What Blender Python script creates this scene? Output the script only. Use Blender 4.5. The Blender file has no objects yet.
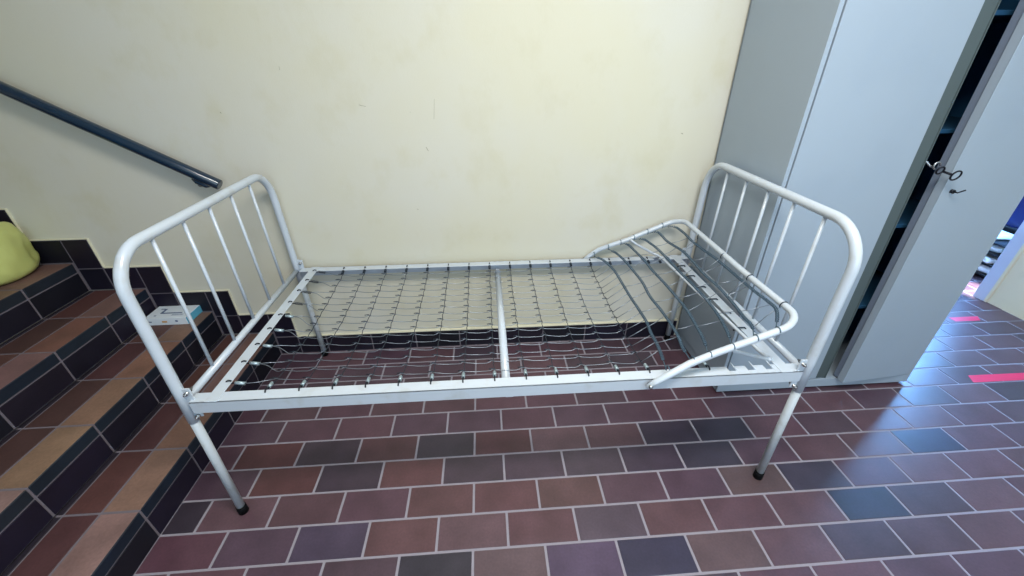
import bpy, math, random
from mathutils import Vector, Matrix
PI = math.pi
C = bpy.context.scene.collection
sc = bpy.context.scene

# ------------------------------------------------------------------ camera
F_PX, YAW, PITCH, ROLL = 396.77, .0668, .5281, -.0036
CAM = Vector((.9659, -1.2356, 1.4704))
_cy, _sy, _cp, _sp = math.cos(YAW), math.sin(YAW), math.cos(PITCH), math.sin(PITCH)
fw = Vector((_sy*_cp, _cy*_cp, -_sp)); r0 = Vector((_cy, -_sy, 0)); u0 = r0.cross(fw)
rt = math.cos(ROLL)*r0 + math.sin(ROLL)*u0
up = -math.sin(ROLL)*r0 + math.cos(ROLL)*u0
cam = bpy.data.cameras.new('camera'); cam_o = bpy.data.objects.new('camera', cam); C.objects.link(cam_o)
cam.sensor_width = 36; cam.lens = F_PX/1024*36; cam.clip_start = .02
m = Matrix((rt, up, -fw)).transposed().to_4x4(); m.translation = CAM
cam_o.matrix_world = m
sc.camera = cam_o

# ------------------------------------------------------------------ helpers
def lin(c):
    return tuple((v/255/12.92 if v/255 <= .04045 else ((v/255+.055)/1.055)**2.4) for v in c)

class MB:
    def __init__(s): s.v = []; s.f = []; s.sm = []; s.col = []
    def add(s, vs, fs, smooth=False, col=None):
        b = len(s.v); s.v += [tuple(v) for v in vs]
        for f in fs: s.f.append(tuple(i+b for i in f)); s.sm.append(smooth); s.col.append(col)
        return s
    def box(s, x0, x1, y0, y1, z0, z1, ch=0, col=None, M=None):
        if ch <= 0:
            vs = [(x, y, z) for z in (z0, z1) for y in (y0, y1) for x in (x0, x1)]
            fs = [(0,2,3,1),(4,5,7,6),(0,1,5,4),(2,6,7,3),(0,4,6,2),(1,3,7,5)]
        else:   # chamfered box
            vs = []; idx = {}
            lo = (x0, y0, z0); hi = (x1, y1, z1)
            for a in range(3):
                for sx in (0, 1):
                    for sy in (0, 1):
                        for sz in (0, 1):
                            S = (sx, sy, sz); p = []
                            for k in range(3):
                                e = hi[k] if S[k] else lo[k]
                                if k != a: e += -ch if S[k] else ch
                                p.append(e)
                            idx[(a, S)] = len(vs); vs.append(tuple(p))
            fs = []
            for a in range(3):
                b, c = (a+1) % 3, (a+2) % 3
                for sa in (0, 1):
                    q = []
                    for sb, sc_ in ((0,0),(1,0),(1,1),(0,1)):
                        S = [0,0,0]; S[a] = sa; S[b] = sb; S[c] = sc_; q.append(idx[(a, tuple(S))])
                    fs.append(tuple(q if sa else q[::-1]))
            for a in range(3):
                b, c = (a+1) % 3, (a+2) % 3
                for sb in (0, 1):
                    for sc_ in (0, 1):
                        S0 = [0,0,0]; S1 = [0,0,0]; S0[b] = S1[b] = sb; S0[c] = S1[c] = sc_; S1[a] = 1
                        q = [idx[(b, tuple(S0))], idx[(b, tuple(S1))], idx[(c, tuple(S1))], idx[(c, tuple(S0))]]
                        fs.append(tuple(q if sb != sc_ else q[::-1]))
            for sx in (0,1):
                for sy in (0,1):
                    for sz in (0,1):
                        S = (sx,sy,sz); q = [idx[(0,S)], idx[(1,S)], idx[(2,S)]]
                        fs.append(tuple(q if (sx+sy+sz) % 2 else q[::-1]))
        if M is not None: vs = [tuple(M @ Vector(v)) for v in vs]
        return s.add(vs, fs, False, col)
    def tube(s, pts, r, n=12, closed=False, cap=True, col=None):
        pts = [Vector(p) for p in pts]
        q = [pts[0]]
        for p in pts[1:]:
            if (p-q[-1]).length > 1e-6: q.append(p)
        pts = q; N = len(pts)
        rr = r if isinstance(r, (list, tuple)) else [r]*N
        T = []
        for i in range(N):
            if closed: t = pts[(i+1) % N]-pts[i-1]
            else: t = pts[min(i+1, N-1)]-pts[max(i-1, 0)]
            T.append(t.normalized() if t.length > 1e-9 else Vector((0,0,1)))
        a = Vector((0,0,1)) if abs(T[0].z) < .9 else Vector((1,0,0))
        nrm = (a-a.dot(T[0])*T[0]).normalized(); vs = []
        for i in range(N):
            nrm = (nrm-nrm.dot(T[i])*T[i])
            nrm = nrm.normalized() if nrm.length > 1e-6 else T[i].orthogonal().normalized()
            bn = T[i].cross(nrm)
            for k in range(n):
                th = 2*PI*k/n; vs.append(pts[i]+rr[i]*(math.cos(th)*nrm+math.sin(th)*bn))
        fs = []
        for i in range(N if closed else N-1):
            j = (i+1) % N
            for k in range(n): fs.append((i*n+k, i*n+(k+1) % n, j*n+(k+1) % n, j*n+k))
        s.add(vs, fs, True, col)
        if cap and not closed:
            b = len(s.v)-len(vs)
            s.f.append(tuple(b+k for k in range(n))[::-1]); s.sm.append(False); s.col.append(col)
            s.f.append(tuple(b+(N-1)*n+k for k in range(n))); s.sm.append(False); s.col.append(col)
        return s
    def prism(s, poly, y0, y1, axis='y'):     # polygon in xz, extruded along y
        n = len(poly)
        vs = [(p[0], y0, p[1]) for p in poly]+[(p[0], y1, p[1]) for p in poly]
        fs = [tuple(range(n)), tuple(range(2*n-1, n-1, -1))]
        fs += [(i, i+n, (i+1) % n+n, (i+1) % n) for i in range(n)]
        return s.add(vs, fs)
    def build(s, name, mat, parent=None, label=None):
        me = bpy.data.meshes.new(name)
        me.from_pydata(s.v, [], s.f)
        me.polygons.foreach_set('use_smooth', s.sm)
        if any(c is not None for c in s.col):
            at = me.color_attributes.new('tint', 'FLOAT_COLOR', 'CORNER')
            for p, c in zip(me.polygons, s.col):
                c = c or (1, 1, 1)
                for li in p.loop_indices: at.data[li].color = (*c[:3], c[3] if len(c) > 3 else 1)
        me.update()
        import bmesh
        bm = bmesh.new(); bm.from_mesh(me); bmesh.ops.recalc_face_normals(bm, faces=bm.faces); bm.to_mesh(me); bm.free()
        me.materials.append(mat)
        o = bpy.data.objects.new(name, me); C.objects.link(o)
        if parent is not None:
            o.parent = parent
            w = Vector((0,0,0)); q = parent
            while q: w += q.location; q = q.parent
            # geometry is written in world coordinates: move it into the parent's frame
            o.location = -w if parent.get('_lvl', 0) == 0 else (0,0,0)
            o['_lvl'] = parent.get('_lvl', 0)+1
        if label: o['label'] = label
        return o

def thing(name, label, cat, loc, group=None):
    o = bpy.data.objects.new(name, None); C.objects.link(o); o.location = loc
    o['label'] = label; o['category'] = cat; o.empty_display_size = .1
    if group: o['group'] = group
    return o
def tag(o, label, cat, group=None):
    o['label'] = label; o['category'] = cat
    if group: o['group'] = group
    return o
def struct(o): o['kind'] = 'structure'; return o

def arc(c, a, b, r, a0, a1, n=8):   # arc in the plane of unit vectors a,b
    c, a, b = Vector(c), Vector(a), Vector(b)
    return [c+r*(math.cos(t)*a+math.sin(t)*b) for t in [a0+(a1-a0)*i/n for i in range(n+1)]]
def helix(p0, p1, R, turns, n=7):
    p0, p1 = Vector(p0), Vector(p1); d = p1-p0; t = d.normalized(); a = t.orthogonal().normalized(); b = t.cross(a)
    N = int(turns*n)
    return [p0+d*(i/N)+R*(math.cos(2*PI*i/n)*a+math.sin(2*PI*i/n)*b) for i in range(N+1)]
def smooth(pts, k=6):               # Catmull-Rom through the points
    P = [Vector(p) for p in pts]; P = [2*P[0]-P[1]]+P+[2*P[-1]-P[-2]]; out = []
    for i in range(1, len(P)-2):
        for j in range(k):
            t = j/k
            out.append(.5*((2*P[i])+(-P[i-1]+P[i+1])*t+(2*P[i-1]-5*P[i]+4*P[i+1]-P[i+2])*t*t+(-P[i-1]+3*P[i]-3*P[i+1]+P[i+2])*t**3))
    out.append(P[-2]); return out

# ------------------------------------------------------------------ materials
def nodes(name):
    m = bpy.data.materials.new(name); m.use_nodes = True
    nt = m.node_tree; return m, nt, nt.nodes['Principled BSDF']
def paint(name, rgb, rough=.4, var=.06, scale=8, metal=0, bump=0, spec=.5, coat=0, dirt=None, dscale=3):
    m, nt, b = nodes(name); N = nt.nodes; L = nt.links
    tc = N.new('ShaderNodeTexCoord'); no = N.new('ShaderNodeTexNoise'); no.inputs['Scale'].default_value = scale; no.inputs['Detail'].default_value = 5
    L.new(tc.outputs['Object'], no.inputs['Vector'])
    mx = N.new('ShaderNodeMix'); mx.data_type = 'RGBA'
    c = lin(rgb); mx.inputs[6].default_value = (*[v*(1-var) for v in c], 1); mx.inputs[7].default_value = (*[min(1, v*(1+var)) for v in c], 1)
    L.new(no.outputs[0], mx.inputs[0]); out = mx.outputs[2]
    if dirt:
        n2 = N.new('ShaderNodeTexNoise'); n2.inputs['Scale'].default_value = dscale; n2.inputs['Detail'].default_value = 8
        L.new(tc.outputs['Object'], n2.inputs['Vector'])
        rp = N.new('ShaderNodeValToRGB'); rp.color_ramp.elements[0].position = .55; rp.color_ramp.elements[1].position = .75
        rp.color_ramp.elements[0].color = (0,0,0,1); rp.color_ramp.elements[1].color = (.6,.6,.6,1)
        L.new(n2.outputs[0], rp.inputs[0])
        m2 = N.new('ShaderNodeMix'); m2.data_type = 'RGBA'; L.new(rp.outputs[0], m2.inputs[0]); L.new(out, m2.inputs[6]); m2.inputs[7].default_value = (*lin(dirt), 1)
        out = m2.outputs[2]
    L.new(out, b.inputs['Base Color'])
    b.inputs['Roughness'].default_value = rough; b.inputs['Metallic'].default_value = metal
    b.inputs['Specular IOR Level'].default_value = spec if name != 'black_rubber' else .15
    if coat: b.inputs['Coat Weight'].default_value = coat; b.inputs['Coat Roughness'].default_value = .1
    if bump:
        bp = N.new('ShaderNodeBump'); bp.inputs['Strength'].default_value = bump; bp.inputs['Distance'].default_value = .002
        L.new(no.outputs[0], bp.inputs['Height']); L.new(bp.outputs[0], b.inputs['Normal'])
    return m
def tile_mat(name, rough, spec=.5, coat=0, coatr=.2):    # colour of every tile is stored with the tile
    m, nt, b = nodes(name); N = nt.nodes; L = nt.links
    at = N.new('ShaderNodeVertexColor'); at.layer_name = 'tint'
    tc = N.new('ShaderNodeTexCoord'); no = N.new('ShaderNodeTexNoise'); no.inputs['Scale'].default_value = 9; no.inputs['Detail'].default_value = 6
    L.new(tc.outputs['Object'], no.inputs['Vector'])
    n3 = N.new('ShaderNodeTexNoise'); n3.inputs['Scale'].default_value = 120; n3.inputs['Detail'].default_value = 3
    L.new(tc.outputs['Object'], n3.inputs['Vector'])
    mr = N.new('ShaderNodeMapRange'); mr.inputs[1].default_value = .25; mr.inputs[2].default_value = .75; mr.inputs[3].default_value = .78; mr.inputs[4].default_value = 1.22
    L.new(no.outputs[0], mr.inputs[0])
    mr2 = N.new('ShaderNodeMapRange'); mr2.inputs[1].default_value = .25; mr2.inputs[2].default_value = .75; mr2.inputs[3].default_value = .88; mr2.inputs[4].default_value = 1.12
    L.new(n3.outputs[0], mr2.inputs[0])
    mu = N.new('ShaderNodeMath'); mu.operation = 'MULTIPLY'; L.new(mr.outputs[0], mu.inputs[0]); L.new(mr2.outputs[0], mu.inputs[1])
    vm = N.new('ShaderNodeVectorMath'); vm.operation = 'SCALE'; L.new(at.outputs[0], vm.inputs[0]); L.new(mu.outputs[0], vm.inputs['Scale'])
    L.new(vm.outputs[0], b.inputs['Base Color'])
    rr = N.new('ShaderNodeMapRange'); rr.inputs[3].default_value = rough-.06; rr.inputs[4].default_value = rough+.08; L.new(no.outputs[0], rr.inputs[0])
    L.new(rr.outputs[0], b.inputs['Roughness'])
    b.inputs['Specular IOR Level'].default_value = spec
    bp = N.new('ShaderNodeBump'); bp.inputs['Strength'].default_value = .12; bp.inputs['Distance'].default_value = .001
    L.new(n3.outputs[0], bp.inputs['Height']); L.new(bp.outputs[0], b.inputs['Normal'])
    return m
def wall_mat(name, ca, cb, cc):
    m, nt, b = nodes(name); N = nt.nodes; L = nt.links
    tc = N.new('ShaderNodeTexCoord')
    n1 = N.new('ShaderNodeTexNoise'); n1.inputs['Scale'].default_value = 1.3; n1.inputs['Detail'].default_value = 4; n1.inputs['Roughness'].default_value = .55
    n2 = N.new('ShaderNodeTexNoise'); n2.inputs['Scale'].default_value = 5; n2.inputs['Detail'].default_value = 9; n2.inputs['Roughness'].default_value = .65
    n3 = N.new('ShaderNodeTexNoise'); n3.inputs['Scale'].default_value = 260; n3.inputs['Detail'].default_value = 2
    mp = N.new('ShaderNodeMapping'); mp.inputs['Scale'].default_value = (1, 1, .8); mp.inputs['Location'].default_value = (3.1, 0, 1.7)
    L.new(tc.outputs['Object'], mp.inputs[0])
    for n in (n1, n2): L.new(mp.outputs[0], n.inputs['Vector'])
    L.new(tc.outputs['Object'], n3.inputs['Vector'])
    r1 = N.new('ShaderNodeValToRGB'); r1.color_ramp.elements[0].position = .35; r1.color_ramp.elements[1].position = .65
    r1.color_ramp.elements[0].color = (*lin(ca), 1); r1.color_ramp.elements[1].color = (*lin(cb), 1); L.new(n1.outputs[0], r1.inputs[0])
    r2 = N.new('ShaderNodeValToRGB'); r2.color_ramp.elements[0].position = .52; r2.color_ramp.elements[1].position = .72
    r2.color_ramp.elements[0].color = (0,0,0,1); r2.color_ramp.elements[1].color = (.45,.45,.45,1); L.new(n2.outputs[0], r2.inputs[0])
    mx = N.new('ShaderNodeMix'); mx.data_type = 'RGBA'; L.new(r2.outputs[0], mx.inputs[0]); L.new(r1.outputs[0], mx.inputs[6]); mx.inputs[7].default_value = (*lin(cc), 1)
    L.new(mx.outputs[2], b.inputs['Base Color']); b.inputs['Roughness'].default_value = .55
    ad = N.new('ShaderNodeMath'); ad.operation = 'MULTIPLY_ADD'; ad.inputs[1].default_value = .25; L.new(n3.outputs[0], ad.inputs[0]); L.new(n2.outputs[0], ad.inputs[2])
    bp = N.new('ShaderNodeBump'); bp.inputs['Strength'].default_value = .35; bp.inputs['Distance'].default_value = .004
    L.new(ad.outputs[0], bp.inputs['Height']); L.new(bp.outputs[0], b.inputs['Normal'])
    return m
def emit(name, rgb, s):
    m, nt, b = nodes(name); b.inputs['Base Color'].default_value = (0,0,0,1)
    b.inputs['Emission Color'].default_value = (*rgb, 1); b.inputs['Emission Strength'].default_value = s; return m

M_white = paint('white_enamel', (194, 203, 213), .28, .03, 12, coat=.3, dirt=(176, 178, 176), dscale=14)
M_leg = paint('worn_enamel', (186, 193, 199), .35, .06, 20, dirt=(160, 160, 152), dscale=22)
M_wire = paint('galvanised_wire', (142, 150, 160), .35, .12, 30, metal=.75)
M_wired = paint('dull_wire', (52, 62, 74), .42, .15, 30, metal=.6)
M_spring = paint('spring_steel', (84, 106, 122), .4, .15, 60, metal=.5)
M_sleeve = paint('spring_sleeve', (165, 182, 190), .35, .1, 30, metal=.55)
M_rubber = paint('black_rubber', (5, 6, 10), .7, .1)
M_bolt = paint('zinc_bolt', (185, 188, 190), .25, .1, metal=.9)
M_dark = paint('dark_steel', (28, 32, 42), .4, .1, metal=.4)
M_cab = paint('grey_cabinet_paint', (158, 172, 186), .42, .02, 3, dirt=(152, 167, 183), dscale=4)
M_cabin = paint('cabinet_inside', (28, 74, 108), .6, .05)
M_lining = paint('cabinet_lining', (50, 110, 156), .6, .05)
M_strip = paint('meeting_strip_paint', (78, 90, 92), .5, .08, 5)
M_cabedge = paint('cabinet_edge', (118, 130, 150), .42, .05)
M_rail = paint('dark_blue_rail', (14, 40, 62), .2, .08, coat=.5)
M_tile = tile_mat('floor_tile_glaze', .33, .55)
M_step = tile_mat('stair_tile', .5, .4)
M_grout = paint('grout', (146, 140, 150), .85, .1, 40)
M_groutd = paint('stair_grout', (112, 104, 112), .85, .12, 40)
M_wall = wall_mat('cream_wall_paint', (214, 209, 186), (214, 211, 199), (203, 196, 165))
M_wallr = wall_mat('pale_wall_paint', (228, 214, 184), (232, 220, 196), (206, 192, 160))
M_jamb = paint('pale_jamb_paint', (196, 200, 222), .4, .04)
M_ceil = paint('ceiling_paint', (235, 235, 230), .8, .02)
M_caulk = paint('pale_caulk', (225, 220, 196), .7, .05)
M_bag = paint('yellow_plastic', (196, 200, 120), .35, .12, 9, bump=1.0)
M_pink = paint('red_floor_tape', (226, 32, 84), .4, .05)
M_box = paint('white_card', (226, 234, 242), .45, .02)
M_cyan = paint('cyan_print', (96, 178, 208), .4, .05)
M_print = paint('grey_print', (84, 104, 140), .5, .05)
M_orange = paint('orange_print', (206, 158, 96), .5, .05)
M_packet = paint('white_packet', (236, 240, 244), .4, .03)
M_blue = paint('blue_crate', (3, 26, 92), .4, .05)

# ------------------------------------------------------------------ floor
rnd = random.Random(11)
PAL = [((94,66,76),5), ((86,60,72),5), ((80,60,74),4), ((98,72,80),3), ((74,58,68),3), ((66,56,68),1.5), ((54,48,58),.6), ((88,64,72),3)]
def pick(r):
    t = r.random()*sum(w for _, w in PAL)
    for c, w in PAL:
        t -= w
        if t <= 0: return c
    return PAL[0][0]
OVER = {}
def tilecol(row, x):
    for (r, xa), c in OVER.items():
        if r == row and abs(x-xa) < .1: return c
    return pick(rnd)
G = .0045
floor = MB(); slab = MB()
X0, X1, Y0, Y1 = -.235, 5.0, -2.5, 3.0
# dark tiles told apart in the photograph: strip index (row below line k), x of the tile's middle
OVER.update({(-3, 2.252): (52,52,70), (-4, 2.375): (34,42,62), (-5, 1.502): (44,46,70), (-5, 1.252): (82,68,96), (-2, 1.625): (58,50,66), (-2, 1.875): (46,46,60), (-1, 1.752): (50,46,62),
    (-1, 2.002): (44,44,60), (-2, 2.875): (34,48,78), (-3, -.18): (44,42,52), (-5, .752): (40,42,52), (-1, .252): (54,46,56), (-1, .752): (52,48,60), (-2, .875): (62,52,64), (-2, 1.125): (66,54,68),
    (-2, .375): (54,46,58), (-2, .625): (94,60,62), (-4, .375): (68,60,82), (-3, 2.002): (88,72,72), (-3, .252): (84,60,66), (-3, .752): (92,62,64), (-3, 1.002): (94,62,66), (-3, 1.252): (92,66,66), (-3, 1.502): (84,62,74),
    (-4, .625): (96,66,68), (-4, .875): (98,74,80), (-4, 1.125): (92,62,68), (-4, 1.375): (80,70,82), (-4, 1.625): (92,66,70), (-4, 1.875): (92,66,74), (-4, 2.125): (90,66,74), (-4, .125): (80,62,78), (-4, -.1): (92,60,72),
    (-5, 1.002): (96,78,82), (-5, 1.752): (94,76,78), (-5, 2.002): (94,70,78), (-2, 1.375): (66,58,70), (-2, .125): (86,52,52), (-1, 0.002): (84,46,48), (-1, .502): (80,52,56), (-1, 1.002): (80,48,54)})
row = int(math.floor(Y0/.125))
while row*.125 < Y1:
    y0, y1 = row*.125, (row+1)*.125
    off = .125+.002 if row % 2 else 0.0
    n = -3
    while n*.25+off < X1:
        a, b = max(X0, n*.25+off), min(X1, (n+1)*.25+off)
        if b-a > .012:
            c = lin([(q*.72+m_*.28)*f_ for q, m_, f_ in zip(tilecol(row, (n+.5)*.25+off), (90, 64, 72), (.96, .97, .98))])
            floor.box(a+G if a > X0 else a, b-G, y0+G*.9, y1-G*.9, -.008, 0, .0012, col=c)
        n += 1
    row += 1
floor_o = struct(floor.build('floor', M_tile))
gr = MB().box(-3.0, 5.2, Y0, 3.2, -.10, -.0016); gr.build('grout_bed', M_grout, floor_o)
# ------------------------------------------------------------------ staircase
TR, RI, XN = .268, .153, -.235
st = thing('staircase', 'tiled stairs climbing left with dark risers and tan-edged brown treads', 'stairs', (-.9, -.5, 0))
YA, YB = -2.2, .6292
DK = [(20,17,32), (24,18,36), (17,17,28), (26,20,34)]; NF = [(24,34,46), (28,34,44), (20,30,44)]
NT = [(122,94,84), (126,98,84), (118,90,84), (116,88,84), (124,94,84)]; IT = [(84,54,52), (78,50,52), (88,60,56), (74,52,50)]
NSEG = {(2,-1): (132,105,86), (1,-1): (124,96,84), (1,-2): (130,102,98), (1,0): (118,88,76), (2,0): (130,100,84), (2,1): (130,94,80), (3,0): (116,86,86), (3,1): (112,76,68), (2,-2): (132,106,102)}
for n in range(1, 8):
    xn = XN-TR*(n-1); zt = RI*n; zb = zt-RI; xb = xn-TR
    core = MB(); core.box(xb-.0, xn-.003, YA, YB, max(0, zb-.0), zt-.002)
    tl = MB()
    mseg = -9
    while -.125+.25*mseg < YB:
        a, b = max(YA, -.125+.25*mseg), min(YB, -.125+.25*(mseg+1))
        if b-a > .01:
            g = .0042
            a2, b2 = a+g, b-g
            tl.box(xn-.012, xn, a2, b2, zb+.003 if n > 1 else .003, zt-.053, .001, col=lin(rnd.choice(DK)))     # riser tile
            tl.box(xn-.012, xn+.001, a2, b2, zt-.047, zt-.0005, .0025, col=lin(rnd.choice(NF)))                   # nosing face
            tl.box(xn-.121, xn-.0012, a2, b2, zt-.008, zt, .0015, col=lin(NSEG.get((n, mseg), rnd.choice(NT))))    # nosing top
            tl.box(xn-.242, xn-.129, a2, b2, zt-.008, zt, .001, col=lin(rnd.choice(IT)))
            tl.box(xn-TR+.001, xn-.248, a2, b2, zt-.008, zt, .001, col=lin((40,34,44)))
        mseg += 1
    s = core.build('step', M_groutd, st); tl.build('step_tiles', M_step, s)
# ------------------------------------------------------------------ back wall, ceiling, others
YW = .64
wb = MB().box(-3.0, 3.22, YW, YW+.14, -.05, 2.75)
wall_b = struct(wb.build('wall_back', M_wall))
# stepped tiled skirting
sk = MB(); ck = MB(); gk = MB(); T0 = YW-.011
def skb(x0, x1, z0, z1, c=None): sk.box(x0+.0032, x1-.0032, T0, YW-.0005, z0+.0028, z1-.0028, .001, col=lin(c or rnd.choice(DK)))
H = .119
xs = [-.118+.25*i-.0 for i in range(-1, 10)]
xs = [x for x in (.035, .285, .535, .785, .897+.125, 1.272, 1.522, 1.772, 2.022)]
prev = -.118
for x in xs+[2.075]:
    skb(prev, x, 0.001, H-.006); prev = x
ck.box(-.118, 2.075, T0-.001, YW, H-.005, H)
for n in range(1, 8):
    xn = XN-TR*(n-1); zt = RI*n; zp = zt-RI; xp = XN-TR*(n-2)
    # low tile above the previous tread, from this riser forward
    if n > 1: skb(xn+.118, xp, zp, zp+H); skb(xn+.001, xn+.116, zp, zp+H)
    else: skb(xn, -.118, 0, H-.004)
    skb(xn, xn+.117, zp+H, zt+H)
    ck.box(xn-TR+.1215, xn+.1215, T0+.002, YW, zt+H, zt+H+.004)
    ck.box(xn+.117, xn+.121, T0+.002, YW, zp+H+.0045, zt+H-.0005)
    gk.box(xn-TR+.118, xn+.116, T0+.003, YW-.001, zp, zt+H-.002)
bb = struct(sk.build('baseboard_back', M_step)); ck.build('caulk_line', M_caulk, bb); gk.box(-.118, 2.075, T0+.003, YW-.001, 0, H-.006); gk.build('tile_joints', M_groutd, bb)
# paint flakes and scratches on the wall
chips = [(434.3, 99, 434.0, 119, .0016), (426, 147, 428.5, 151, .003), (359, 105, 366, 106.5, .0024), (220, 112, 221.5, 113.5, .004), (681, 133, 683, 134, .004), (417, 209, 418.5, 209.5, .003),
         (410, 112, 411, 112.5, .002), (279, 66, 279.6, 70, .002)]
def ray(u, v): return fw+rt*((u-512)/F_PX)-up*((v-288)/F_PX)
def on(u, v, ax, val):
    d = ray(u, v); return CAM+d*((val-CAM[ax])/d[ax])
for a, b_, c, d, r in chips:
    p, q = on(a, b_, 1, YW), on(c, d, 1, YW)
    k = MB(); k.tube([(p.x, YW+r*.45, p.z), (q.x, YW+r*.45, q.z)], r*.6, 6)
    k.build('paint_chip', paint('chip', (150, 146, 120), .7), wall_b)
# right hand wall with door jamb, and the lobby behind it
struct(MB().box(4.38, 4.52, -3.2, .86, -.05, 2.75).build('wall_right', M_wallr))
tr = MB().box(4.372, 4.53, .858, .932, -.02, 2.5, .003); struct(tr.build('trim_1', M_jamb))
struct(MB().box(4.368, 4.382, .842, .860, 0, 2.5, .003).build('trim_2', M_wallr))
struct(MB().box(-3.14, .2, -3.34, -3.2, -.05, 2.85).build('shade_wall_front', M_wall))  # unseen partial wall, added to hold back light from the left
struct(MB().box(-3.14, -3.0, -3.2, .78, -.05, 2.85).build('shade_wall_left', M_wall))  # unseen wall, added to cut the sky light on left-facing sides
struct(MB().box(-3.0, 5.0, -3.2, 3.2, 2.75, 2.85).build('ceiling', M_ceil))
struct(MB().box(3.22, 5.2, 3.0, 3.14, -.05, 2.75).build('wall_far', M_wallr))
wl = MB()
wl.box(5.0, 5.14, .86, 3.0, -.05, .12); wl.box(5.0, 5.14, .86, 3.0, 2.7, 2.75); wl.box(5.0, 5.14, .80, .90, -.05, 2.75); wl.box(4.52, 5.14, .78, .86, -.05, 2.75)
struct(wl.build('wall_lobby', M_wallr))
win = MB()
for y in (.9, 1.6, 2.3, 2.96): win.box(4.99, 5.05, y, y+.04, .12, 2.7, .004)
for z in (.12, .28, 2.66): win.box(4.99, 5.05, .94, 2.96, z, z+.04, .004)
win_o = struct(win.build('window_1', M_dark))
for y in (.94, 1.64, 2.34):
    MB().box(5.02, 5.028, y, y+.66 if y < 2.3 else 2.96, .32, .74).build('pane', M_blue, win_o, 'blue panel')
    MB().box(5.02, 5.028, y, y+.66 if y < 2.3 else 2.96, .74, 2.66).build('pane', emit('daylit_pane', (.20, .48, 1.0), 34), win_o, 'bright daylit pane')
    MB().box(5.02, 5.028, y, y+.66 if y < 2.3 else 2.96, .16, .28).build('pane', M_cabin, win_o)

# ------------------------------------------------------------------ bed
bed = thing('iron_bed', 'white tubular metal bed frame with bare wire spring base and raised head section', 'bed', (1.02, .15, 0))
YF, YBK = -.304, .602
RT = .0155
def endframe(name, x, ztop, yft, ybt, rc, inner=1, xt=0):
    """posts stand at YF and YBK on the floor and lean to yft / ybt at the top; the frame leans to x+xt"""
    def X(z): return x+xt*z
    def YL(y, z):            # racked in its own plane
        t = max(0, (z-.05)/(ztop-.05)); u = (y-YF)/(YBK-YF)
        return y+((yft-YF)*(1-u)+(ybt-YBK)*u)*t
    def Q(y, z): return (X(z), YL(y, z), z)
    pts = [Q(YF, z) for z in (.47, .6, .75, ztop-rc)]
    pts += [Q(YF+rc-rc*math.cos(t), ztop-rc+rc*math.sin(t)) for t in [PI/2*i/10 for i in range(1, 11)]]
    pts += [Q(y, ztop) for y in (0, .15, .3)]
    pts += [Q(YBK-rc+rc*math.sin(t), ztop-rc+rc*math.cos(t)) for t in [PI/2*i/10 for i in range(0, 11)]]
    pts += [Q(YBK, z) for z in (.75, .6, .47)]
    fr = MB().tube(pts, RT, 16).build(name, M_white, bed)
    MB().tube([Q(YF+.01, .548), Q(YBK-.01, .548)], .0125, 14).build('lower_rail', M_white, fr)
    for i in range(5):
        y = -.142+.146*i
        MB().tube([Q(y, .555), Q(y, ztop-.008)], .0058, 10).build('bar', M_white, fr)
    s = 1 if inner > 0 else -1
    for y in (YF, YBK):
        MB().tube([Q(y, .50), Q(y, .03)], .0138, 14).build('leg', M_leg, fr)
        MB().tube([Q(y, .036), Q(y, .001)], [.0165, .0175], 14).build('foot_cap', M_rubber, fr, 'black rubber foot cap')
        f = 1 if y < 0 else -1; xx = X(.55); yy = YL(y, .55)
        bk = MB(); bk.box(min(xx+.010*s, xx+.036*s), max(xx+.010*s, xx+.036*s), yy-.0025, yy+.0025, .487, .605, .001)
        bk.build('bracket', M_white, fr)
        for bx, bz in ((.027*s, .590), (.024*s, .494)):
            bo = MB().tube([(xx+bx, yy-f*.012, bz), (xx+bx, yy+f*.012, bz)], .0066, 6)
            bo.tube([(xx+bx, yy-f*.018, bz), (xx+bx, yy+f*.020, bz)], .0032, 8)
            bo.build('bolt', M_bolt, fr, 'zinc bolt')
    return fr
endframe('footboard', .017, 1.037, -.268, .592, .115, 1, -.010)
endframe('headboard', 2.02, 1.051, -.285, .585, .125, -1, -.003)

ZR = .56
def lrail(y_out, sgn):   # angle section: upright face outside, flange on top pointing inwards
    b = MB(); t = .003
    b.box(.036, 2.004, min(y_out, y_out+sgn*t), max(y_out, y_out+sgn*t), ZR-.045, ZR, .0006)
    return b
for name, yo, s in (('side_rail', YF+.003, 1), ('side_rail', YBK-.002, -1)):
    b = lrail(yo, s)
    # flange with the notches cut for the head prop
    N0 = [(1.758, 1.786), (1.823, 1.851), (1.886, 1.912)]
    xs_ = [.036]
    yi = yo+s*.042
    def fl(x0, x1, ya, yb): b.box(x0, x1, min(ya, yb), max(ya, yb), ZR-.003, ZR, .0006)
    cur = .036
    for a, c in N0:
        fl(cur, a, yo, yi); fl(a, c, yo, yo+s*.020); cur = c
    fl(cur, 2.004, yo, yi)
    r = b.build(name, M_white, bed)
    # slanting teeth beside the notches
    for a, c in N0:
        k = MB(); y_a, y_b = yo+s*.020, yo+s*.046
        k.add([(c-.003, y_a, ZR-.003), (c+.001, y_a, ZR-.003), (c+.001, y_b, ZR-.003), (c-.003, y_b, ZR-.003),
               (c-.017, y_a, ZR+.014), (c-.013, y_a, ZR+.014), (c-.013, y_b, ZR+.014), (c-.017, y_b, ZR+.014)],
              [(0,1,2,3),(4,5,6,7),(0,1,5,4),(1,2,6,5),(2,3,7,6),(3,0,4,7)])
        k.build('prop_notch', M_white, r)
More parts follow.
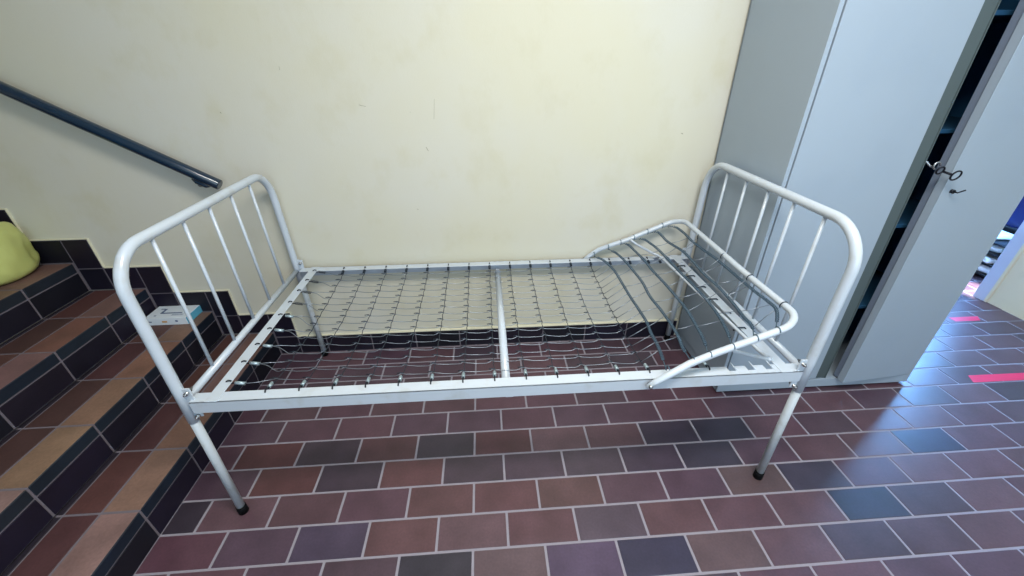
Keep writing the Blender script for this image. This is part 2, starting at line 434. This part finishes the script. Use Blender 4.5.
for x0, x1 in ((.084, .122), (1.926, 1.966)):
    b = MB(); b.box(x0, x1, YF+.002, YBK-.002, ZR-.0005, ZR+.0025, .0006); xi = x0 if x0 < 1 else x1-.003
    b.box(xi, xi+.003, YF+.004, YBK-.004, ZR-.035, ZR, .0006)
    b.build('end_rail', M_white, bed)
cb = MB().tube([(1.012, YF+.045, .515), (1.012, YBK-.045, .515)], .0155, 14)
cb.box(1.004, 1.034, YF+.0075, YF+.045, .505, .545, .004)
cb.tube([(1.024, YF+.036, .535), (1.024, YF+.052, .535)], .014, 12)
cb.box(1.002, 1.022, YBK-.05, YBK-.0065, .505, .525, .003)
cb.build('cross_bar', M_white, bed, 'round white cross bar under the middle of the wire mesh')

# wire mesh
CX = [.25+.1032*i for i in range(13)]
RY = [.532-.0483*j for j in range(16)]
def ZM(x, y):
    u = max(0, min(1, (x-.1)/1.6)); v = (y+.25)/.8
    return .548-.018*math.sin(PI*min(1, max(0, v)))-.010*math.sin(PI*u)
wr = random.Random(5)
net = MB(); cols = MB()
jit = {}
for i, x in enumerate(CX):
    for j, y in enumerate(RY):
        jit[i, j] = Vector((x+wr.uniform(-.002, .002), y+wr.uniform(-.002, .002), ZM(x, y)+wr.uniform(-.002, .001)))
for j, y in enumerate(RY):
    for i in range(len(CX)-1):
        a, b = jit[i, j], jit[i+1, j]
        s1 = (.006 if (i+j) % 2 else -.003)*(.6+wr.random()*.6)
        k = Vector((0, s1*.4, -.003))
        net.tube([a+Vector((-.012, .004, .004)), a+Vector((.010, 0, .001)), a*.6+b*.4+k, a*.25+b*.75+k*1.3, b+Vector((-.014, -.001, 0)), b+Vector((-.003, .004, .004))], .0013, 5, col=None)
cols_o = []
for i, x in enumerate(CX):
    c = MB(); p = [Vector((x, .582, .553)), Vector((x, .566, .552))]
    for j in range(len(RY)-1):
        a, b = jit[i, j], jit[i, j+1]
        p += [a+Vector((.002, .002, .001)), a+Vector((-.0015, -.010, 0)), b+Vector((.001, .012, 0))]
    a = jit[i, len(RY)-1]
    p += [a, Vector((x+.002, -.228, .553))]
    c.tube(p, .0015, 5)
    for j in range(len(RY)):          # the little hook ends
        a = jit[i, j]; c.tube([a+Vector((.003, .003, .002)), a+Vector((-.007, .005, .005)), a+Vector((-.020, .001, .006))], .0018, 5)
    cols_o.append(c)
mesh = net.build('wire_mesh', M_wire, bed)
for c in cols_o: c.build('link_chain', M_wired, mesh)
# end springs of the mesh
def spring(p0, p1, sleeve=False, r=.0062):
    p0, p1 = Vector(p0), Vector(p1); d = (p1-p0)
    o = MB().tube(helix(p0+d*.28, p0+d*.9, r*.8, 7), .0013, 5)
    if sleeve: o.tube([p0+d*.35, p0+d*.5, p0+d*.88], [r*.75, r, r*.9], 10)
    a = d.normalized()
    h = MB().tube(smooth([p0+a*.004+Vector((0, 0, .006)), p0-a*.004+Vector((0, 0, .007)), p0-a*.012+Vector((0, 0, .002)), p0-a*.013+Vector((0, 0, -.002)), p0-a*.006+Vector((0, 0, -.006)), p0+d*.3], 4), .0024, 6)
    h.build('spring_hook', M_dark, mesh, 'dark end hook over the rail')
    return o
for i, x in enumerate(CX+[1.693]):
    spring((x+.001, -.258, .560), (x+.001, -.222, .556), True).build('coil_spring', M_sleeve, mesh)
for i, x in enumerate(CX+[1.59, 1.693, 1.79, 1.85]):
    spring((x, .566, .560), (x, .530, .552)).build('coil_spring', M_wired, mesh)
HY = [.556-.0966*k for k in range(9)]
for k, y in enumerate(HY):
    spring((.118, y, .560), (.166, y, .550), k > 3).build('coil_spring', M_wired if k < 4 else M_sleeve, mesh)
    w = MB()
    for j in (2*k-1, 2*k):
        if 0 <= j < len(RY): b = jit[0, j]; w.tube(smooth([(.160, y, .552), (.19, y*.7+b.y*.3, .548), (.225, b.y, b.z), (b.x-.005, b.y, b.z+.003)], 4), .0013, 5)
    w.build('tie_wire', M_wire, mesh)

# raised head section
HX, HZ = 1.474, .549
CXo, CZo = 1.938, .757
ya, yb = YF-.0125, YBK+.0125
PR = [(1.458, .534), (1.474, .549), (1.52, .583), (1.60, .619), (1.70, .657), (1.86, .727), (CXo, CZo)]
def ZA(x, back=False):
    for (a, za), (b, zb) in zip(PR, PR[1:]):
        if x <= b: break
    z = za+(zb-za)*(x-a)/(b-a)
    return z+(.012*min(1, max(0, (x-1.49)/.06)) if back else 0)
rc = .070
yai, ybi = YF+.012, YBK-.010      # arms lie just outside the rails at the hinge and come inwards
def A(x, y, back=False): return Vector((x, y, ZA(x, back)))
pts = [A(1.464, ya), A(1.492, ya), A(1.54, ya+.004), A(1.60, ya+.016), A(1.68, yai), A(CXo-rc, yai)]
for i in range(1, 9):
    t = PI/2*i/8; pts.append(A(CXo-rc+rc*math.sin(t), yai+rc-rc*math.cos(t)))
pts += [A(CXo, .05), A(CXo, .25)+Vector((0, 0, .006))]
for i in range(0, 9):
    t = PI/2*i/8; pts.append(A(CXo-rc+rc*math.cos(t), ybi-rc+rc*math.sin(t), True))
pts += [A(1.68, ybi, True), A(1.60, yb-.016, True), A(1.54, yb-.004, True), A(1.492, yb, True), A(1.464, yb, True)]
rad = [.0075, .0105]+[.0116]*(len(pts)-4)+[.0105, .0075]
head = MB().tube(pts, rad, 14).build('head_section', M_white, bed)
for y, s in ((ya, -1), (yb, 1)):
    MB().tube([(HX, y-s*.008, HZ), (HX, y+s*.0115, HZ), (HX, y+s*.014, HZ)], [.007, .007, .003], 10).build('hinge_bolt', M_bolt, head, 'zinc hinge bolt')
# long coil springs across the head section, following the sag seen in the photo
CH = [
 [(594.4,251.3),(603,260),(613.8,270),(622.5,283.8),(630,296.3),(637.5,307.5),(646.3,321.3),(651,333),(657.5,345),(662.5,358),(666.9,367.5)],
 [(608,246.5),(616,253),(625,261),(633.8,271.3),(642.5,282.5),(650,296.3),(660,308.8),(670,322.5),(677.5,335),(683,348),(687.5,360.6)],
 [(620.6,241),(627,244),(635,251),(645,261),(652,270),(662.5,281),(673.8,293.8),(685,307.5),(693,320),(703.8,340),(709.4,353.8)],
 [(633.8,236),(643,239),(651,243.8),(657,248.5),(668.8,260),(678,270),(694,286),(708.5,302),(718.8,316),(728.8,335),(731.9,345)],
 [(647.5,230),(657.5,232),(667.5,241.5),(682.5,251),(692.5,261),(705,275),(717.5,286),(733,303),(743.8,317),(752,326),(754.6,337.3)],
 [(662,225),(674,226.5),(684,233),(692,241),(705,251),(717.5,260),(740,279),(755,291.5),(767.5,301),(776.9,311),(777,329)]]
XE = [(1.514,1.535),(1.583,1.611),(1.644,1.662),(1.709,1.73),(1.775,1.798),(1.846,1.86)]
curves = []
def insec(u, v, t):      # where the sight line meets the slightly sagging plane of the head section
    d = ray(u, v); lo, hi = .8, 2.6
    def g(k):
        p = CAM+d*k; x = min(p.x, 1.925)
        return p.z-(ZA(max(x, 1.49))-.02*math.sin(PI*t)), p
    for _ in range(50):
        m_ = (lo+hi)/2
        if g(m_)[0] > 0: lo = m_
        else: hi = m_
    return g(lo)[1]
for k, (im, (xB, xF)) in enumerate(zip(CH, XE)):
    P = []
    n = len(im)
    for q, (u, v) in enumerate(im):
        x = xB+(xF-xB)*q/(n-1)
        P.append(insec(u, v, q/(n-1)))
    P[0] = Vector((xB, ybi-.006, ZA(xB, True)-.008)); P[-1] = Vector((xF, yai+.006, ZA(xF)-.008))
    P = smooth(P, 8); curves.append(P)
    # stretched coil along the middle, plain wire near the arms
    L = [0]
    for a, b in zip(P, P[1:]): L.append(L[-1]+(b-a).length)
    tot = L[-1]
    def at(s):
        s = max(0, min(tot, s))
        for i in range(len(L)-1):
            if L[i+1] >= s:
                f = (s-L[i])/max(1e-9, L[i+1]-L[i]); return P[i].lerp(P[i+1], f), (P[i+1]-P[i]).normalized()
        return P[-1], (P[-1]-P[-2]).normalized()
    o = MB(); s0, s1 = .03*tot, .95*tot
    turns = int((s1-s0)/.0085); npt = turns*7; hp = []
    for i in range(npt+1):
        p, t = at(s0+(s1-s0)*i/npt); a = t.cross(Vector((0, 0, 1))).normalized(); b2 = t.cross(a)
        th = 2*PI*i/7; hp.append(p+.0046*(math.cos(th)*a+math.sin(th)*b2))
    o.tube(hp, .0017, 5, cap=False)
    o.tube([at(s_)[0] for s_ in [s0*i/6 for i in range(7)]], .0018, 6)
    o.tube([at(s1+(tot-s1)*i/4)[0] for i in range(5)], .0018, 6)
    for yc, xx, bk_, s_ in ((ybi, xB, True, 1), (yai, xF, False, -1)):   # hook round the arm
        o.tube(arc((xx, yc, ZA(xx, bk_)), (0, -s_, 0), (0, 0, 1), .0135, -.9, 2.9, 10), .0018, 6)
    o.build('head_spring', M_spring, head)
# thin links between the head springs, and from the mesh to the first of them
lr = random.Random(8)
def cpt(k, f): P = curves[k]; return P[int(f*(len(P)-1))]
def link(p): MB().tube(p, .0014, 5).build('link_wire', M_wire, head)
def neary(k, y): return min(curves[k], key=lambda p: abs(p.y-y))
for k in range(5):
    for q in range(7):
        y = .44-.098*q+(.03 if k % 2 else 0)
        a, b = neary(k, y), neary(k+1, y+(.022 if q % 2 else -.012))
        link([a+Vector((-.004, 0, .003)), a.lerp(b, .45)+Vector((0, .003, -.003)), b])
for j, y in enumerate(RY):
    if -.2 < y < .5:
        a, b = jit[12, j], neary(0, y); link([a, a.lerp(b, .5)+Vector((0, .002, -.003)), b])
# hooks along the top tube of the head section and along the end rail
for u, v in ((700, 238.8), (723.8, 258), (750, 280), (784, 306)):
    p = on(u, v, 0, CXo); hk = MB()
    hk.tube(arc((CXo-.002, p.y, CZo), (1,0,0), (0,0,1), .0135, -.5, 3.9, 10), .0018, 6)
    q = Vector((CXo-.014, p.y, CZo-.008)); link([q, q+Vector((-.03, .004, -.035)), q+Vector((-.055, .006, -.075))])
    hk.build('wire_hook', M_wired, head)
for i in range(6):
    y = .47-.105*i
    MB().tube([(1.90, y, .553), (1.918, y, .566), (1.94, y-.004, .568), (1.946, y-.004, .562)], .0032, 6).build('wire_hook', M_wired, head)
# low second spring pair running beside the end rail
for off in (0, .012):
    a, b = Vector((1.975+off, .50, .548)), Vector((1.978+off, -.02, .535))
    h = MB().tube(helix(a, b, .0045, 60), .0012, 5, cap=False); h.tube([b, b+Vector((.002, -.03, .004)), b+Vector((-.012, -.05, .022))], .0017, 6)
    h.build('edge_spring', M_spring, head)
# prop rod: U of thin rod, pivots on the arms and rests in the notches
pb0 = A(1.692, ybi-.022, True)
pr = MB().tube([A(1.692, ybi-.004, True), pb0, (1.72, .572, .645), (1.80, .555, .603), (1.832, .535, .592), (1.845, .50, .588),
                (1.905, -.20, .574), (1.912, -.235, .573), (1.904, -.250, .576), (1.764, -.254, .625), A(1.745, yai+.004)], .0062, 10)
pr.tube([(1.912, -.238, .572), (1.918, -.252, .569)], .0085, 10)
pr.build('prop_rod', M_white, bed, 'thin white rod propping up the head section')

# ------------------------------------------------------------------ cabinet
LEAN = .025
def lean(o, extra=0, xmin=-9):
    for v in o.data.vertices: v.co.x -= (LEAN+(extra if v.co.x > xmin else 0))*v.co.z
    return o
cab = thing('steel_cabinet', 'tall grey steel double-door cabinet in the corner with right door ajar', 'cabinet', (2.6, .4, 0))
XL, XR, YFc, YBc, ZH = 2.086, 3.10, .150, .628, 1.98
bd = MB(); t = .018
bd.box(XL, XL+.016, YFc+.001, YBc, .012, ZH, .001); bd.box(XR-.016, XR, YFc+.001, YBc, .012, ZH, .001)
bd.box(XL, XR, YFc, YBc, ZH-.02, ZH, .001); bd.box(XL, XR, YBc-.01, YBc, .012, ZH)
bd.box(XL, XR, YFc, YFc+.02, .012, .062, .001); bd.box(XL, XR, YFc+.02, YBc, .045, .06)
body = lean(bd.build('body', M_cab, cab))
lean(MB().box(XL+.02, XR-.02, YFc+.02, YBc-.02, 0, .014).build('plinth', M_dark, cab))
for z in (.45, .85, 1.22, 1.58):
    lean(MB().box(XL+.018, XR-.018, YFc+.05, YBc-.012, z, z+.015, .002).build('shelf', M_cabin, cab))
lean(MB().box(XL+.0165, XR-.0165, YBc-.016, YBc-.0105, .062, ZH-.022).build('inner_lining', M_lining, cab))
lean(MB().box(XR-.02, XR-.0165, YFc+.03, YBc-.017, .062, ZH-.022).build('inner_lining', M_lining, cab))
# left door, closed, with its recessed meeting strip
dl = MB(); dl.box(XL+.021, 2.588, YFc-.001, YFc+.012, .066, ZH-.024, .0015)
dlo = lean(dl.build('door', M_cab, cab), .024, 2.5)
lp = MB(); lp.box(2.588, 2.643, YFc+.006, YFc+.009, .066, ZH-.024, .0005); lp.box(2.641, 2.645, YFc+.003, YFc+.022, .066, ZH-.024)
lean(lp.build('meeting_strip', M_strip, dlo), .024)
# right door, ajar: hinged on the right
ang = math.atan2(.04, .41); wdoor = .392
def dmat(): return Matrix.Translation((XR-.012, YFc, 0)) @ Matrix.Rotation(ang, 4, 'Z')
dm = dmat()
dr = MB(); dr.box(-wdoor, 0, -.001, .004, .066, ZH-.024, .0012, M=dm)
dr.box(-wdoor, -wdoor+.004, 0, .030, .066, ZH-.024, .001, M=dm); dr.box(-.004, 0, 0, .018, .066, ZH-.024, .001, M=dm)
dr.box(-wdoor, 0, .0, .018, .066, .070, M=dm)
dro = lean(dr.build('door', M_cab, cab), .006)
ed = MB(); ed.box(-wdoor+.005, -wdoor+.009, .028, .058, .070, ZH-.03, .001, M=dm); ed.box(-wdoor+.006, -wdoor+.05, .055, .058, .070, ZH-.03, .001, M=dm)
lean(ed.build('door_channel', M_cabedge, dro), .006)
# latch: hook, two rings and a link, and the lock with a key
def dp(x, y, z): v = dm @ Vector((x, y, z)); return v
lt = MB()
zk = 1.105
c0 = dp(-wdoor-.010, .032, zk)
lt.tube([c0+Vector((-.065, .03, .018)), c0+Vector((-.055, .02, .024)), c0+Vector((-.040, .015, .010)), c0+Vector((-.030, .01, .004))], .004, 8)
lt.tube(arc(c0+Vector((-.022, .005, .012)), (1,0,0), (0,0,1), .013, 0, 4.6, 12), .0035, 8)
lean(lt.build('latch_hook', M_bolt, dro, 'shiny bent latch hook'))
for (dx, dz, R_, yy) in ((-.044, .004, .013, -.012), (-.008, -.008, .017, -.040)):
    rr_ = MB().tube(arc(c0+Vector((dx, yy-.02, dz)), (1, 0, 0), (0, -.25, 1), R_, 0, 2*PI, 20)[:-1], .003, 8, closed=True)
    lean(rr_.build('ring', M_dark, dro, 'dark wire ring'))
lean(MB().tube([c0+Vector((-.032, -.032, .0)), c0+Vector((-.026, -.045, -.003)), c0+Vector((-.022, -.056, -.005))], .0042, 8).build('link', M_dark, dro))
lk2 = MB(); p = dp(-wdoor+.034, -.001, 1.030)
lk2.tube([p, p+Vector((0, -.010, 0))], .0075, 12); lk2.tube([p+Vector((0, -.010, 0)), p+Vector((.0, -.022, 0)), p+Vector((.022, -.026, .010))], .0028, 8)
lean(lk2.build('lock', M_dark, dro, 'small black lock with key'))

# ------------------------------------------------------------------ handrail
hr = thing('handrail', 'dark blue round handrail sloping down the wall beside the stairs', 'handrail', (-.6, .6, 1.2))
a, b = Vector((-.192, .575, .988)), Vector((-1.9, .575, .988+1.708*.587))
dv = (b-a).normalized()
tubeo = MB().tube([a, a+dv*.0015, a+dv*.003, b], [.019, .0222, .023, .023], 20).build('rail_tube', M_rail, hr)
for q in (.085, 1.35):
    p = a+dv*q
    bk = MB(); bk.tube(smooth([p+Vector((0, 0, -.016)), p+Vector((-.012, .004, -.038)), p+Vector((-.020, .030, -.046)), p+Vector((-.022, .064, -.030))], 5), .010, 10)
    bk.tube([p-dv*.034+Vector((0, 0, -.026)), p-dv*.020+Vector((0, 0, -.032)), p+dv*.018+Vector((0, 0, -.034)), p+dv*.034+Vector((0, 0, -.028))], [.008, .013, .013, .008], 10)
    bk.tube([(p.x-.022, .630, p.z-.030), (p.x-.022, .640, p.z-.030)], .026, 18)
    bk.build('bracket', M_rail, hr)

# ------------------------------------------------------------------ bag, box, tape
import bmesh
from mathutils import noise
def bag():
    bm = bmesh.new(); bmesh.ops.create_uvsphere(bm, u_segments=64, v_segments=40, radius=1)
    for v in bm.verts:
        x, y, z = v.co
        sx = .108; sy = .14
        r = (abs(z)**4+ (x*x+y*y)**2)**(1/4)
        x, y, z = x/r, y/r, z/r
        tap = 1-.12*max(0, z)**2
        f = noise.fractal(Vector((x*1.5, y*1.5, z*1.2)), 1, 2, 5)*.10
        fold = .05*math.sin(7*math.atan2(y, x)+2.5*z)*(.3+.7*max(0, z))
        k = 1+f+fold*.5
        v.co = (x*sx*tap*k, y*sy*tap*k, (z*.5+.5)*.25+(.012*math.sin(9*x+4*y) if z > .6 else 0))
        if v.co.z < .004: v.co.z = 0
    me = bpy.data.meshes.new('plastic_bag'); bm.to_mesh(me); bm.free()
    for p in me.polygons: p.use_smooth = True
    me.materials.append(M_bag)
    o = bpy.data.objects.new('plastic_bag', me); C.objects.link(o); o.location = (-1.196, .478, .612)
    return o
tag(bag(), 'crumpled yellow-green plastic sack standing on an upper stair', 'bag')

bx = thing('cardboard_box', 'flat white printed box with a cyan side lying on a stair', 'box', (-.655, .572, .306))
b = MB().box(-.757, -.556, .514, .632, .3065, .348, .0012).build('carton', M_box, bx)
b = MB().box(-.5562, -.5548, .515, .631, .308, .3465).build('side_print', M_cyan, bx, 'cyan printed side')
k = MB(); z0, z1 = .3478, .3488
k.box(-.705, -.694, .560, .600, z0, z1); k.box(-.705, -.600, .556, .564, z0, z1); k.box(-.725, -.705, .596, .602, z0, z1); k.box(-.722, -.712, .535, .541, z0, z1); k.box(-.640, -.585, .545, .5475, z0, z1); k.box(-.640, -.585, .5375, .539, z0, z1)
k.box(-.740, -.725, .5132, .5142, .325, .330); k.box(-.612, -.600, .5132, .5142, .324, .333)
k.build('top_print', M_print, bx, 'blue-grey printed drawing')
MB().box(-.676, -.652, .5132, .5142, .322, .331).build('logo_print', M_orange, bx, 'small orange print')

tp = MB().add([(3.459, .130, .0012), (4.3, .126, .0012), (4.3, .174, .0012), (3.485, .180, .0012), (3.459, .130, .0004), (4.3, .126, .0004), (4.3, .174, .0004), (3.485, .180, .0004)],
              [(0,1,2,3),(7,6,5,4),(0,4,5,1),(1,5,6,2),(2,6,7,3),(3,7,4,0)])
tag(tp.build('floor_tape', M_pink), 'long bright red tape strip on the floor nearer the bed', 'tape')
tp = MB().add([(3.93, .646, .0012), (4.10, .646, .0012), (4.13, .690, .0012), (3.93, .690, .0012), (3.93, .646, .0004), (4.10, .646, .0004), (4.13, .690, .0004), (3.93, .690, .0004)],
              [(0,1,2,3),(7,6,5,4),(0,4,5,1),(1,5,6,2),(2,6,7,3),(3,7,4,0)])
tag(tp.build('floor_tape', M_pink), 'short faint red tape strip on the floor near the doorway', 'tape')

# packets heaped in a dark rack, in the gap beside the doorway
rk = thing('wire_rack', 'dark low rack seen through the narrow gap beside the door jamb', 'rack', (4.85, 1.36, 0))
fr = MB()
for x in (4.70, 4.96):
    for y in (1.02, 1.66): fr.box(x-.008, x+.008, y-.008, y+.008, 0, .27, .001)
fr.build('frame', M_dark, rk)
for z in (.02, .10, .18, .26): MB().box(4.70, 4.96, 1.02, 1.66, z, z+.012, .001).build('shelf', M_dark, rk)
i = 0
labs = ['white packet on the lowest rack shelf beside the jamb', 'white packet lying on the middle rack shelf', 'white packet with pinkish print on the upper rack shelf', 'white packet on top of the dark rack']
for z, rot, h in ((.033, .10, .05), (.113, -.15, .045), (.193, .2, .045), (.273, -.12, .03)):
    o = MB().box(-.11, .11, -.15, .15, 0, h, .012).build('packet', M_packet); o.location = (4.83, 1.27+.04*i, z); o.rotation_euler = (0, 0, rot)
    tag(o, labs[i], 'packet', 'packets on the rack'); i += 1

# ------------------------------------------------------------------ light
w = bpy.data.worlds.new('world'); sc.world = w; w.use_nodes = True
bg = w.node_tree.nodes['Background']; bg.inputs[0].default_value = (.58, .80, 1.0, 1); bg.inputs[1].default_value = .74
def area(name, loc, rot, sx, sy, e, col):
    l = bpy.data.lights.new(name, 'AREA'); l.shape = 'RECTANGLE'; l.size = sx; l.size_y = sy; l.energy = e; l.color = col
    o = bpy.data.objects.new(name, l); C.objects.link(o); o.location = loc; o.rotation_euler = rot; return o
area('overhead_fill', (1.35, -1.0, 2.7), (0, 0, 0), 1.3, .5, 62, (1, .97, .90))  # unseen soft light added overhead, not a fixture of the room
area('window_daylight', (1.9, -3.1, 1.7), (math.radians(90), 0, 0), 3.2, 1.8, 39, (.68, .86, 1.0))
sp = bpy.data.lights.new('floor_glare_spot', 'SPOT'); sp.energy = 2500; sp.spot_size = .13; sp.spot_blend = .5; sp.shadow_soft_size = .02  # added spot lamp that makes the bright glare patch on the floor
so = bpy.data.objects.new('floor_glare_spot', sp); C.objects.link(so); so.location = (4.9, 1.9, 2.3)
so.rotation_euler = (Vector((4.47, 1.0, 0))-so.location).to_track_quat('-Z', 'Y').to_euler()

sc.view_settings.view_transform = 'Standard'; sc.view_settings.look = 'None'; sc.view_settings.gamma = 1
sc.view_settings.use_curve_mapping = False; sc.view_settings.exposure = .08
sc.cycles.use_denoising = True
for o in bpy.data.objects:
    if '_lvl' in o: del o['_lvl']
